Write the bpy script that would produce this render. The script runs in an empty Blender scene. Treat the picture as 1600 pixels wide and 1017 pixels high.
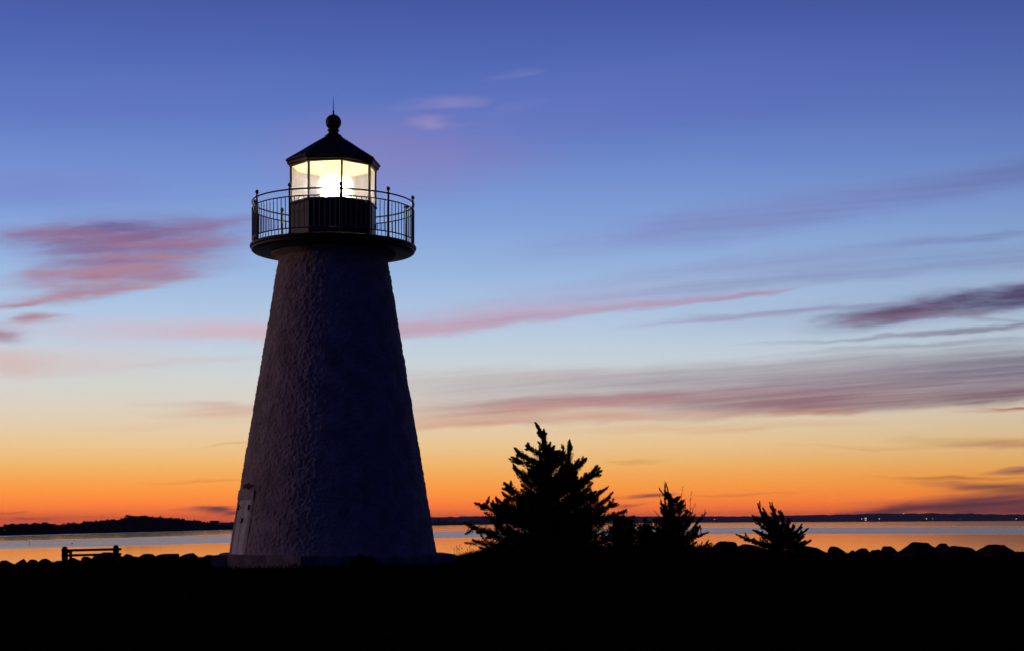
import bpy, math, random
import numpy as np
from mathutils import Vector, Matrix, noise

R = math.radians
rng = np.random.default_rng(7)
random.seed(7)
S = bpy.context.scene
COL = S.collection

# ----------------------------------------------------------------- camera
F = 2600.0            # focal length in reference pixels (1600 wide)
EYE = 1.15            # eye height over the lawn
HZ = 815.7            # pixel row of the true horizon at the middle of the frame
ROLL = R(.3)          # the tripod stood a little out of level: the horizon drops to the left
def hrow(x): return HZ + (800 - x) * math.tan(ROLL)
WATER = -4.0          # water level
cam_d = bpy.data.cameras.new('camera'); cam = bpy.data.objects.new('camera', cam_d); COL.objects.link(cam)
cam.location = (0, 0, EYE); cam.rotation_euler = (R(90), ROLL, 0)
cam_d.sensor_width = 36; cam_d.lens = F / 1600 * 36
cam_d.shift_y = (HZ - 508.5) / 1600
cam_d.clip_start = .1; cam_d.clip_end = 40000
S.camera = cam

def at(x, y, d):
    """world point seen at photo position x, y when it stands d metres away"""
    dx, dy = (x - 800) / F * d, (HZ - y) / F * d
    return Vector((dx * math.cos(ROLL) + dy * math.sin(ROLL), d, EYE - dx * math.sin(ROLL) + dy * math.cos(ROLL)))

# ----------------------------------------------------------------- object helpers
def tag(o, label=None, cat=None, group=None, kind=None):
    for k, v in (('label', label), ('category', cat), ('group', group), ('kind', kind)):
        if v: o[k] = v
    return o

def empty(name, loc, label=None, cat=None, group=None):
    o = bpy.data.objects.new(name, None); COL.objects.link(o); o.location = loc
    o.empty_display_size = .3
    return tag(o, label, cat, group)

def link_mesh(name, me, mat, parent=None, loc=None, smooth=False):
    if mat is not None and not me.materials:
        me.materials.append(mat)
    o = bpy.data.objects.new(name, me); COL.objects.link(o)
    if parent is not None: o.parent = parent
    if loc is not None: o.location = loc
    if smooth: me.shade_smooth()
    return o

def link_copy(o, parent, name=None):
    c = o.copy()
    COL.objects.link(c); c.parent = parent
    return c

class MB:
    """collects vertices and faces of one mesh"""
    def __init__(s): s.v = []; s.f = []
    def add(s, vs, fs):
        n = len(s.v); s.v += [tuple(p) for p in vs]; s.f += [tuple(i + n for i in f) for f in fs]
    def box(s, c, h, M=None):
        vs = []
        for dz in (-1, 1):
            for dx, dy in ((-1, -1), (1, -1), (1, 1), (-1, 1)):
                p = Vector((dx * h[0], dy * h[1], dz * h[2]))
                if M is not None: p = M @ p
                vs.append(p + Vector(c))
        s.add(vs, [(3, 2, 1, 0), (4, 5, 6, 7), (0, 1, 5, 4), (1, 2, 6, 5), (2, 3, 7, 6), (3, 0, 4, 7)])
    def tube(s, pts, rad, n=8, cap=True):
        pts = [Vector(p) for p in pts]
        if not hasattr(rad, '__len__'): rad = [rad] * len(pts)
        rings = []
        for i, p in enumerate(pts):
            t = (pts[min(i + 1, len(pts) - 1)] - pts[max(i - 1, 0)]).normalized()
            a = t.cross(Vector((0, 0, 1)))
            if a.length < 1e-3: a = t.cross(Vector((1, 0, 0)))
            a.normalize(); b = t.cross(a)
            rings.append([p + (a * math.cos(2 * math.pi * k / n) + b * math.sin(2 * math.pi * k / n)) * rad[i] for k in range(n)])
        vs = [q for r in rings for q in r]; fs = []
        for i in range(len(pts) - 1):
            for k in range(n):
                fs.append((i * n + k, (i + 1) * n + k, (i + 1) * n + (k + 1) % n, i * n + (k + 1) % n))
        if cap:
            fs.append(tuple(range(n))); fs.append(tuple((len(pts) - 1) * n + n - 1 - k for k in range(n)))
        s.add(vs, fs)
    def lathe(s, prof, n=48, c=(0, 0, 0), a0=0.0, caps=(True, True)):
        vs = []; fs = []
        for r, z in prof:
            for k in range(n):
                a = a0 + 2 * math.pi * k / n
                vs.append((c[0] + r * math.cos(a), c[1] + r * math.sin(a), c[2] + z))
        for i in range(len(prof) - 1):
            for k in range(n):
                fs.append((i * n + k, i * n + (k + 1) % n, (i + 1) * n + (k + 1) % n, (i + 1) * n + k))
        if caps[0]: fs.append(tuple(n - 1 - k for k in range(n)))
        if caps[1]: fs.append(tuple((len(prof) - 1) * n + k for k in range(n)))
        s.add(vs, fs)
    def ring(s, rad, z, r, n=120, m=8):
        vs = []; fs = []
        for i in range(n):
            a = 2 * math.pi * i / n
            for k in range(m):
                b = 2 * math.pi * k / m
                q = rad + r * math.cos(b)
                vs.append((q * math.cos(a), q * math.sin(a), z + r * math.sin(b)))
        for i in range(n):
            for k in range(m):
                fs.append((i * m + k, ((i + 1) % n) * m + k, ((i + 1) % n) * m + (k + 1) % m, i * m + (k + 1) % m))
        s.add(vs, fs)
    def build(s, name, mat, parent=None, loc=None, smooth=False):
        me = bpy.data.meshes.new(name); me.from_pydata(s.v, [], s.f); me.update()
        o = link_mesh(name, me, mat, parent, loc)
        if smooth:
            me.shade_smooth()
            try: me.set_sharp_from_angle(angle=R(35))
            except Exception: pass
        return o

def quads_mesh(name, V, mat, parent=None, loc=None):
    """V: n x 4 x 3 array of loose quads"""
    n = len(V)
    me = bpy.data.meshes.new(name)
    me.vertices.add(n * 4); me.vertices.foreach_set('co', V.reshape(-1).astype(np.float32))
    me.loops.add(n * 4); me.loops.foreach_set('vertex_index', np.arange(n * 4, dtype=np.int32))
    me.polygons.add(n); me.polygons.foreach_set('loop_start', np.arange(0, n * 4, 4, dtype=np.int32))
    me.update(calc_edges=True)
    return link_mesh(name, me, mat, parent, loc)

# ----------------------------------------------------------------- materials
def lin(c):
    c = c / 255.0
    return c / 12.92 if c <= .04045 else ((c + .055) / 1.055) ** 2.4
def srgb(r, g, b, a=1.0): return (lin(r), lin(g), lin(b), a)

def mat(name, col, rough=.8, var=.25, scale=6.0, bump=.0, bscale=20.0, metal=0.0, spec=.5, detail=5.0, col2=None):
    m = bpy.data.materials.new(name); m.use_nodes = True
    nt = m.node_tree; N = nt.nodes; L = nt.links
    p = N['Principled BSDF']; p.inputs['Roughness'].default_value = rough
    p.inputs['Metallic'].default_value = metal; p.inputs['Specular IOR Level'].default_value = spec
    tc = N.new('ShaderNodeTexCoord')
    nz = N.new('ShaderNodeTexNoise'); nz.inputs['Scale'].default_value = scale; nz.inputs['Detail'].default_value = detail
    L.new(tc.outputs['Object'], nz.inputs['Vector'])
    r = N.new('ShaderNodeValToRGB')
    lo = tuple(c * (1 - var) for c in col); hi = tuple(min(1, c * (1 + var)) for c in (col2 or col))
    r.color_ramp.elements[0].position = .32; r.color_ramp.elements[0].color = (*lo, 1)
    r.color_ramp.elements[1].position = .68; r.color_ramp.elements[1].color = (*hi, 1)
    L.new(nz.outputs['Fac'], r.inputs['Fac']); L.new(r.outputs['Color'], p.inputs['Base Color'])
    if bump:
        b = N.new('ShaderNodeTexNoise'); b.inputs['Scale'].default_value = bscale; b.inputs['Detail'].default_value = 6
        L.new(tc.outputs['Object'], b.inputs['Vector'])
        bp = N.new('ShaderNodeBump'); bp.inputs['Strength'].default_value = bump; bp.inputs['Distance'].default_value = .03
        L.new(b.outputs['Fac'], bp.inputs['Height']); L.new(bp.outputs['Normal'], p.inputs['Normal'])
    return m

def emit_mat(name, col, strength):
    m = bpy.data.materials.new(name); m.use_nodes = True
    nt = m.node_tree; nt.nodes.clear()
    e = nt.nodes.new('ShaderNodeEmission'); e.inputs['Color'].default_value = (*col, 1); e.inputs['Strength'].default_value = strength
    o = nt.nodes.new('ShaderNodeOutputMaterial'); nt.links.new(e.outputs[0], o.inputs['Surface'])
    return m

M = {}
M['stucco'] = mat('rough_white_stucco', (.56, .55, .53), .92, .26, 2.2, .9, 22, spec=.1)
M['plinth'] = mat('painted_concrete', (.33, .33, .33), .92, .4, 3.5, .8, 18, spec=.05)
M['black_iron'] = mat('black_painted_iron', (.045, .041, .038), .34, .3, 9, .08, 60)
M['deck'] = mat('black_painted_deck', (.020, .019, .019), .55, .3, 4, .15, 30)
M['roof'] = mat('dark_roof_metal', (.024, .020, .019), .5, .3, 5, .1, 30)
M['parapet'] = mat('dark_lantern_paint', (.028, .020, .018), .42, .25, 5, .12, 40)
M['lining'] = mat('cream_lantern_lining', (.72, .66, .54), .7, .08, 4)
M['door_white'] = mat('white_door_paint', (.80, .80, .78), .6, .1, 3, .1, 40)
M['rust'] = mat('rusty_iron', (.06, .035, .02), .9, .4, 20, .4, 60)
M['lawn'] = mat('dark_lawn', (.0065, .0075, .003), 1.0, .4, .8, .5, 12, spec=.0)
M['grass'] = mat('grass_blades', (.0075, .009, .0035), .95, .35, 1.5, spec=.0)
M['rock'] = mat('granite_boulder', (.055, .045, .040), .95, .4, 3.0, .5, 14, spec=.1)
M['bark'] = mat('cedar_bark', (.035, .026, .020), .95, .3, 8, .4, 30, spec=.1)
M['cedar'] = mat('cedar_foliage', (.016, .022, .011), .95, .4, 2.5, spec=.1)
M['bush'] = mat('shrub_leaves', (.018, .024, .012), .95, .4, 3, spec=.1)
M['bench'] = mat('weathered_bench_wood', (.05, .042, .035), .9, .25, 6, .3, 40, spec=.15)
M['bench_post'] = mat('bench_concrete', (.07, .065, .06), .95, .2, 6, .3, 30, spec=.1)
M['far_ground'] = mat('shore_scrub', (.030, .024, .020), 1.0, .3, .02, spec=.0)
M['far_wood'] = mat('distant_woods', (.030, .026, .020), 1.0, .4, .2, spec=.0)
M['far_hill'] = mat('distant_hill', (.030, .030, .028), 1.0, .3, .004, spec=.0)
M['house'] = mat('pale_clapboard', (.40, .40, .42), .9, .08, .5)
M['house_dark'] = mat('dark_shingle', (.05, .045, .045), .9, .15, .5)
M['steel'] = mat('crane_steel', (.03, .03, .03), .7, .2, 1)
M['pole'] = mat('lamp_post_paint', (.04, .04, .045), .7, .2, 1)
M['buoy'] = mat('mooring_buoy_paint', (.05, .03, .03), .6, .2, 3)
M['lamp'] = emit_mat('beacon_light', (1.0, .77, .43), 55)
M['shore_light'] = emit_mat('shore_lamp_light', (1.0, .78, .50), 1.4)
M['red_light'] = emit_mat('red_marker_light', (1.0, .12, .06), 1.6)
M['window_light'] = emit_mat('lit_house_window', (1.0, .86, .62), 1.15)

def glass_mat():
    m = bpy.data.materials.new('salt_hazed_glass'); m.use_nodes = True
    nt = m.node_tree; N = nt.nodes; L = nt.links; N.clear()
    out = N.new('ShaderNodeOutputMaterial')
    tr = N.new('ShaderNodeBsdfTransparent'); tr.inputs['Color'].default_value = (.97, .97, .95, 1)
    tl = N.new('ShaderNodeBsdfTranslucent'); tl.inputs['Color'].default_value = (.95, .93, .88, 1)
    gl = N.new('ShaderNodeBsdfGlossy'); gl.inputs['Roughness'].default_value = .05
    tc = N.new('ShaderNodeTexCoord')
    mp = N.new('ShaderNodeMapping'); mp.inputs['Scale'].default_value = (3, 3, .8); L.new(tc.outputs['Object'], mp.inputs['Vector'])
    nz = N.new('ShaderNodeTexNoise'); nz.inputs['Scale'].default_value = 2.5; nz.inputs['Detail'].default_value = 5
    L.new(mp.outputs['Vector'], nz.inputs['Vector'])
    mr = N.new('ShaderNodeMapRange'); mr.inputs[1].default_value = .3; mr.inputs[2].default_value = .7
    mr.inputs[3].default_value = .13; mr.inputs[4].default_value = .29
    L.new(nz.outputs['Fac'], mr.inputs[0])
    m1 = N.new('ShaderNodeMixShader'); L.new(mr.outputs[0], m1.inputs[0]); L.new(tr.outputs[0], m1.inputs[1]); L.new(tl.outputs[0], m1.inputs[2])
    rr = N.new('ShaderNodeBsdfRefraction'); rr.inputs['Roughness'].default_value = .55; rr.inputs['IOR'].default_value = 1.33
    m3 = N.new('ShaderNodeMixShader'); m3.inputs[0].default_value = .30; L.new(m1.outputs[0], m3.inputs[1]); L.new(rr.outputs[0], m3.inputs[2])
    m2 = N.new('ShaderNodeMixShader'); m2.inputs[0].default_value = .05; L.new(m3.outputs[0], m2.inputs[1]); L.new(gl.outputs[0], m2.inputs[2])
    L.new(m2.outputs[0], out.inputs['Surface'])
    return m
M['glass'] = glass_mat()

# ----------------------------------------------------------------- sky
def make_world():
    w = bpy.data.worlds.new('World'); S.world = w; w.use_nodes = True
    nt = w.node_tree; N = nt.nodes; L = nt.links; N.clear()
    def math_(op, a, b=None, clamp=False):
        n = N.new('ShaderNodeMath'); n.operation = op; n.use_clamp = clamp
        for i, q in enumerate((a, b)):
            if q is None: continue
            if hasattr(q, 'links'): L.new(q, n.inputs[i])
            else: n.inputs[i].default_value = q
        return n.outputs[0]
    def mixc(fac, a, b, blend='MIX'):
        n = N.new('ShaderNodeMix'); n.data_type = 'RGBA'; n.blend_type = blend
        for s_, q in ((n.inputs[0], fac), (n.inputs[6], a), (n.inputs[7], b)):
            if hasattr(q, 'links'): L.new(q, s_)
            else: s_.default_value = q
        return n.outputs[2]
    def ramp(fac, stops):
        n = N.new('ShaderNodeValToRGB'); cr = n.color_ramp
        while len(cr.elements) < len(stops): cr.elements.new(.5)
        for e, (p, c) in zip(cr.elements, stops): e.position = p; e.color = c
        L.new(fac, n.inputs['Fac']); return n.outputs['Color']
    tc = N.new('ShaderNodeTexCoord'); sp = N.new('ShaderNodeSeparateXYZ'); L.new(tc.outputs['Generated'], sp.inputs[0])
    x, y, z = sp.outputs
    hyp = math_('MAXIMUM', math_('SQRT', math_('ADD', math_('MULTIPLY', x, x), math_('MULTIPLY', y, y))), .02)
    el = math_('DIVIDE', z, hyp)                       # tangent of the elevation
    rows = [(900, (150, 60, 48)), (811, (236, 100, 58)), (803, (245, 110, 52)), (790, (250, 124, 54)), (774, (252, 142, 58)), (759, (252, 158, 70)),
            (742, (251, 173, 86)), (721, (247, 190, 117)), (694, (240, 202, 148)), (664, (231, 208, 176)), (630, (220, 211, 197)),
            (588, (209, 213, 212)), (540, (193, 209, 224)), (484, (174, 197, 226)), (420, (152, 181, 223)), (350, (132, 162, 217)),
            (270, (113, 142, 207)), (190, (96, 121, 193)), (100, (81, 104, 180)), (0, (68, 86, 161)), (-250, (38, 50, 115)), (-800, (14, 19, 54))]
    top = (HZ + 800) / F; bot = (HZ - 900) / F
    fac = math_('DIVIDE', math_('SUBTRACT', el, bot), top - bot, True)
    gain = {811: 1.45, 803: 1.42, 790: 1.34, 774: 1.22, 759: 1.12, 742: 1.05}
    stops = [((((HZ - py) / F) - bot) / (top - bot), tuple(v * gain.get(py, 1.0) for v in srgb(*c)[:3]) + (1,)) for py, c in rows]
    sky = ramp(fac, stops)
    # clouds: strokes laid on the eastern sky, in thousandths of the distance ahead
    ym = math_('MAXIMUM', y, .06)
    X = math_('MULTIPLY', math_('DIVIDE', x, ym), F / 1000); V = math_('MULTIPLY', math_('DIVIDE', z, ym), F / 1000)
    cb = N.new('ShaderNodeCombineXYZ'); L.new(X, cb.inputs[0]); L.new(V, cb.inputs[1]); P = cb.outputs[0]
    def noise_(vec, sc, rot, scale, detail, rough=.55, color=False):
        mp = N.new('ShaderNodeMapping'); mp.vector_type = 'TEXTURE'
        mp.inputs['Rotation'].default_value = (0, 0, R(rot)); mp.inputs['Scale'].default_value = sc
        L.new(vec, mp.inputs['Vector'])
        n = N.new('ShaderNodeTexNoise'); n.inputs['Scale'].default_value = scale; n.inputs['Detail'].default_value = detail
        n.inputs['Roughness'].default_value = rough
        L.new(mp.outputs[0], n.inputs['Vector'])
        return n.outputs['Color' if color else 'Fac']
    wn = noise_(P, (.13, .03, 1), 5, 1.0, 3, color=True)
    vs = N.new('ShaderNodeVectorMath'); vs.operation = 'SUBTRACT'; L.new(wn, vs.inputs[0]); vs.inputs[1].default_value = (.5, .5, .5)
    vm = N.new('ShaderNodeVectorMath'); vm.operation = 'MULTIPLY'; L.new(vs.outputs[0], vm.inputs[0]); vm.inputs[1].default_value = (.15, .022, 0)
    va = N.new('ShaderNodeVectorMath'); va.operation = 'ADD'; L.new(P, va.inputs[0]); L.new(vm.outputs[0], va.inputs[1])
    PW = va.outputs[0]
    st = noise_(P, (.40, .010, 1), 4, 1.0, 6, .62)
    mr = N.new('ShaderNodeMapRange'); L.new(st, mr.inputs[0]); mr.inputs[1].default_value = .36; mr.inputs[2].default_value = .66
    mr.inputs[3].default_value = .60; mr.inputs[4].default_value = 1.10
    streak = mr.outputs[0]
    wl = noise_(P, (.10, .016, 1), 3, 1.0, 5, .6)
    mr2 = N.new('ShaderNodeMapRange'); L.new(wl, mr2.inputs[0]); mr2.inputs[1].default_value = .34; mr2.inputs[2].default_value = .62
    mr2.inputs[3].default_value = .62; mr2.inputs[4].default_value = 1.12
    woolly = mr2.outputs[0]
    strokes = CLOUDS
    for i_, (cx, cy, a, b, t, c, op, kind) in enumerate(strokes):
        if i_ % 12 == 11:      # chains the strokes in order so that the shader stack stays small (adds nothing visible)
            vq = N.new('ShaderNodeVectorMath'); vq.operation = 'MULTIPLY_ADD'; L.new(sky, vq.inputs[0]); vq.inputs[1].default_value = (1e-9,) * 3
            L.new(PW, vq.inputs[2]); PW = vq.outputs[0]
        mp = N.new('ShaderNodeMapping'); mp.vector_type = 'TEXTURE'
        mp.inputs['Location'].default_value = ((cx - 800) / 1000, (HZ - cy) / 1000, 0)
        mp.inputs['Rotation'].default_value = (0, 0, R(t)); mp.inputs['Scale'].default_value = (a / 1000, b / 1000, 1)
        L.new(PW, mp.inputs['Vector'])
        ln = N.new('ShaderNodeVectorMath'); ln.operation = 'LENGTH'; L.new(mp.outputs[0], ln.inputs[0])
        m_ = N.new('ShaderNodeMapRange'); m_.interpolation_type = 'SMOOTHSTEP'; L.new(ln.outputs['Value'], m_.inputs[0])
        lo, hi = {'w': (.05, 1.42), 's': (.05, 1.42), 'h': (.0, 1.5)}[kind]
        m_.inputs[1].default_value = lo; m_.inputs[2].default_value = hi; m_.inputs[3].default_value = op; m_.inputs[4].default_value = 0
        f = m_.outputs[0]
        if kind != 'h':
            f = math_('MULTIPLY', f, woolly if kind == 'w' else streak, True)
        sky = mixc(f, sky, srgb(*c))
    # the light fades round towards the dark western half
    dx, dy = math.sin(R(-14)), math.cos(R(-14))
    A = math_('DIVIDE', math_('ADD', math_('MULTIPLY', x, dx), math_('MULTIPLY', y, dy)), hyp)
    def g(v, t=(1, 1, 1)): return (v * t[0], v * t[1], v * t[2], 1)
    fall = ramp(math_('ADD', math_('MULTIPLY', A, .5), .5), [
        (0, g(.004, (.6, .8, 2.4))), (.28, g(.006, (.6, .8, 2.2))), (.5, g(.04, (.75, .85, 1.6))), (.72, g(.22, (.9, .9, 1.15))),
        (.86, g(.66, (.96, .97, 1.02))), (.925, g(.86)), (.965, g(.97)), (1, g(1.02))])
    sky = mixc(1.0, sky, fall, 'MULTIPLY')
    west = ramp(math_('ADD', math_('MULTIPLY', A, .5), .5), [(0, (.0026, .0036, .034, 1)), (.35, (.0025, .0035, .033, 1)), (.62, (0, 0, 0, 1))])
    sky = mixc(1.0, sky, west, 'ADD')
    Bx = math_('DIVIDE', math_('MULTIPLY', x, -1.0), hyp)
    side = ramp(Bx, [(.42, (0, 0, 0, 1)), (.75, (.022, .020, .040, 1)), (1, (.060, .048, .085, 1))])
    low = ramp(el, [(0, (1, 1, 1, 1)), (.25, (.8, .8, .9, 1)), (.9, (0, 0, 0, 1))])
    sky = mixc(1.0, sky, mixc(1.0, side, low, 'MULTIPLY'), 'ADD')
    bg = N.new('ShaderNodeBackground'); L.new(sky, bg.inputs['Color']); bg.inputs['Strength'].default_value = 1.0
    # the physical twilight sky behind it all: the sun is still below the horizon
    ns = N.new('ShaderNodeTexSky'); ns.sky_type = 'NISHITA'; ns.sun_disc = False
    ns.sun_elevation = R(-4); ns.sun_rotation = R(-14); ns.altitude = 0; ns.dust_density = 1.5; ns.ozone_density = 2.0
    bg2 = N.new('ShaderNodeBackground'); L.new(ns.outputs['Color'], bg2.inputs['Color']); bg2.inputs['Strength'].default_value = .06
    ad = N.new('ShaderNodeAddShader'); L.new(bg.outputs[0], ad.inputs[0]); L.new(bg2.outputs[0], ad.inputs[1])
    out = N.new('ShaderNodeOutputWorld'); L.new(ad.outputs[0], out.inputs['Surface'])
    try: w.cycles.sampling_method = 'MANUAL'; w.cycles.sample_map_resolution = 1024
    except Exception: pass

# x, y, half length, half height, tilt, colour, opacity, kind (w woolly, s streaky, h haze)
CLOUDS = [
    # faint purple veils high up
    (640, 235, 210, 60, -2, (140, 124, 184), .55, 'h'), (560, 275, 160, 40, 0, (134, 134, 196), .5, 'h'), (880, 180, 260, 60, 6, (106, 120, 192), .45, 'h'),
    (60, 290, 260, 40, 0, (118, 132, 200), .6, 'h'), (1100, 130, 330, 70, 5, (92, 110, 186), .45, 'h'), (180, 150, 300, 40, 6, (95, 114, 190), .45, 'h'),
    (716, 159, 56, 10, -1, (148, 138, 194), .62, 'w'), (660, 166, 60, 9, 3, (128, 128, 192), .45, 'w'), (690, 192, 40, 10, 0, (160, 142, 192), .68, 'w'), (802, 117, 40, 8, 8, (120, 128, 194), .42, 'w'), (820, 168, 50, 6, 10, (118, 128, 196), .35, 'w'),
    # the pink bank at the left
    (190, 368, 205, 36, 2, (126, 103, 148), 1.0, 'w'), (110, 362, 115, 14, -4, (146, 106, 138), .8, 'w'), (330, 350, 85, 16, 9, (140, 108, 148), .85, 'w'), (190, 350, 60, 9, 3, (108, 94, 146), .8, 'w'),
    (215, 402, 150, 28, 3, (140, 112, 150), .92, 'w'), (250, 376, 140, 9, 3, (162, 114, 140), .7, 'w'), (245, 398, 95, 7, 0, (174, 128, 148), .8, 'w'), (150, 388, 90, 7, 2, (130, 108, 150), .6, 'w'),
    (175, 426, 160, 20, 3, (158, 120, 150), .9, 'w'), (165, 420, 130, 10, 2, (176, 132, 150), .8, 'w'), (245, 432, 60, 9, 4, (158, 122, 152), .8, 'w'), (150, 438, 90, 7, 2, (182, 134, 150), .6, 'w'),
    (150, 452, 140, 14, 6, (164, 126, 150), .9, 'w'), (85, 460, 66, 7, 4, (184, 132, 142), .8, 'w'), (210, 451, 60, 5, 3, (186, 136, 148), .7, 'w'), (20, 473, 85, 7, 3, (172, 130, 148), .85, 'w'),
    (66, 496, 50, 10, 3, (170, 126, 142), .9, 'w'), (0, 518, 52, 15, -4, (158, 114, 136), .95, 'w'), (10, 562, 120, 20, -2, (216, 172, 160), .7, 'h'), (100, 560, 200, 26, 0, (212, 196, 196), .6, 'h'),
    (330, 514, 300, 22, 0, (206, 184, 200), .75, 'h'), (420, 517, 150, 12, 0, (212, 176, 186), .6, 'h'), (300, 562, 170, 6, 5, (204, 190, 194), .5, 's'),
    # wisps low at the left
    (360, 633, 120, 9, -3, (206, 168, 158), .75, 's'), (370, 645, 150, 10, -1, (218, 176, 150), .7, 's'), (240, 662, 140, 7, 2, (228, 196, 160), .5, 's'), (370, 690, 80, 3, 4, (214, 168, 124), .6, 's'),
    (330, 748, 90, 3, 0, (226, 142, 66), .5, 's'), (330, 792, 42, 7, 0, (122, 70, 76), 1, 'w'), (362, 797, 28, 4, 5, (140, 76, 72), .9, 'w'), (320, 814, 26, 3, 0, (130, 64, 60), .7, 'w'),
    (24, 797, 22, 2.5, 8, (176, 84, 56), .6, 'w'), (40, 806, 40, 2.5, 0, (180, 80, 52), .6, 'w'),
    # the long pink feather right of the tower
    (900, 466, 400, 26, 7, (168, 172, 210), .65, 's'), (760, 492, 260, 20, 5, (188, 180, 206), .6, 'h'), (760, 502, 270, 14, 6, (190, 156, 180), .85, 's'), (980, 482, 230, 9, 6.5, (180, 150, 180), .8, 's'),
    (1160, 465, 130, 4.5, 7, (172, 140, 168), .75, 's'), (640, 512, 90, 14, 2, (198, 164, 180), .6, 'h'),
    # veils over the right
    (1420, 305, 380, 30, 9, (116, 120, 178), .36, 's'), (1160, 345, 340, 34, 9, (128, 130, 188), .5, 's'), (1660, 266, 260, 26, 9, (104, 104, 165), .40, 's'), (1220, 410, 360, 16, 6, (138, 146, 194), .45, 's'),
    (1540, 375, 200, 7, 4, (108, 114, 166), .4, 's'), (1450, 415, 360, 22, 4, (124, 136, 184), .45, 's'), (1250, 440, 380, 10, 5, (142, 150, 192), .6, 's'), (1450, 480, 400, 30, 4, (150, 168, 204), .4, 'h'),
    (1260, 487, 230, 5, 4, (150, 140, 178), .8, 's'), (1140, 500, 160, 4, 4, (164, 156, 188), .7, 's'),
    # the dark purple cloud at the right edge
    (1500, 480, 210, 21, 8, (90, 78, 112), 1.0, 'w'), (1620, 462, 160, 18, 9, (86, 76, 114), 1.0, 'w'), (1400, 494, 100, 10, 5, (110, 84, 116), .95, 'w'), (1450, 500, 140, 6, 3, (128, 98, 126), .8, 'w'), (1330, 503, 50, 6, 5, (134, 116, 146), .7, 'w'),
    (1560, 505, 120, 4, -3, (136, 136, 166), .5, 's'), (1520, 520, 230, 5, 4, (112, 100, 130), .95, 's'), (1330, 532, 200, 4, 3, (160, 162, 182), .6, 's'), (1480, 541, 240, 5, 3, (150, 152, 174), .6, 's'),
    # the grey and mauve bank right across
    (1500, 587, 480, 40, 3, (136, 128, 146), .92, 's'), (1700, 570, 360, 30, 3, (122, 116, 138), .8, 's'), (1060, 592, 480, 24, 3, (168, 158, 170), .85, 's'), (760, 590, 260, 18, 1, (190, 178, 178), .7, 's'),
    (1300, 618, 400, 26, 2, (144, 114, 130), .9, 's'), (1560, 622, 280, 15, 4, (126, 92, 110), .95, 's'), (1260, 634, 180, 15, 2, (144, 96, 108), .85, 's'), (1290, 645, 70, 7, 1, (178, 108, 98), .7, 's'),
    (1000, 622, 400, 12, 2, (164, 124, 136), .9, 's'), (830, 638, 260, 12, 3, (188, 136, 130), .85, 's'), (740, 657, 160, 11, 4, (208, 154, 132), .8, 's'), (960, 652, 300, 10, 1, (206, 160, 142), .75, 's'), (1120, 668, 260, 8, 1, (222, 182, 142), .6, 's'),
    (1600, 643, 120, 3, 2, (206, 146, 116), .9, 's'), (1590, 643, 70, 2, -1, (168, 96, 80), .8, 's'),
    # low bars at the right
    (1540, 692, 140, 8, 0, (208, 154, 108), .8, 's'), (1620, 698, 160, 6, 0, (194, 142, 108), .7, 's'), (1360, 700, 130, 3, -1, (222, 172, 112), .5, 's'), (990, 720, 40, 4, 0, (222, 160, 96), .6, 'w'),
    (1600, 738, 60, 6, 4, (126, 88, 92), .95, 's'), (1500, 750, 120, 3, 0, (190, 110, 66), .7, 's'), (1570, 764, 140, 8, -3, (146, 90, 76), .95, 's'), (1700, 775, 220, 22, 0, (118, 72, 74), .9, 's'),
    (1530, 793, 210, 17, 3, (116, 68, 74), 1.1, 's'), (1420, 802, 150, 9, 4, (128, 68, 68), 1.0, 's'), (1700, 800, 260, 16, 0, (110, 66, 74), 1, 's'),
    (1003, 776, 44, 5, 5, (150, 84, 74), .95, 'w'), (985, 791, 40, 4, 3, (176, 86, 64), .8, 'w'), (1150, 772, 120, 2.5, 2, (226, 122, 56), .6, 's'),
]
make_world()

# one weak warm light raking in low from the left, behind the shoulder of the tower
sd = bpy.data.lights.new('sun', 'SUN'); sd.energy = .17; sd.angle = R(3); sd.color = (1.0, .44, .17)
so = bpy.data.objects.new('sun', sd); COL.objects.link(so)
dirv = Vector((math.cos(R(5)) * 1.0, math.cos(R(5)) * -.07, -math.sin(R(5))))
so.rotation_euler = dirv.to_track_quat('-Z', 'Y').to_euler()
so.location = (-30, -5, 20)

# ----------------------------------------------------------------- ground and water
def sstep(a, b, t):
    u = np.clip((t - a) / (b - a), 0, 1); return u * u * (3 - 2 * u)
def crest(X): return 59.0 - .17 * np.clip(X + 15, -40, 60)      # distance of the seawall crest
def ground_z(X, Y):
    X = np.asarray(X, float); Y = np.asarray(Y, float)
    fy = sstep(25, 45, Y)
    z = (-.24 + .24 * sstep(-19, -11, X)) * fy + .30 * sstep(-2.2, -.2, X) * sstep(36, 47, Y) - .21 * sstep(5, 12, X) * fy
    z = z + .035 * np.sin(X * .9 + Y * .35) * np.sin(Y * .23 + 1.3) + .02 * np.sin(X * 2.3 + 1) * np.sin(Y * 1.1)
    d = Y - crest(X) - 1.0
    return np.where(d > 0, z - np.minimum(d * .62, 8.0), z)

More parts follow.
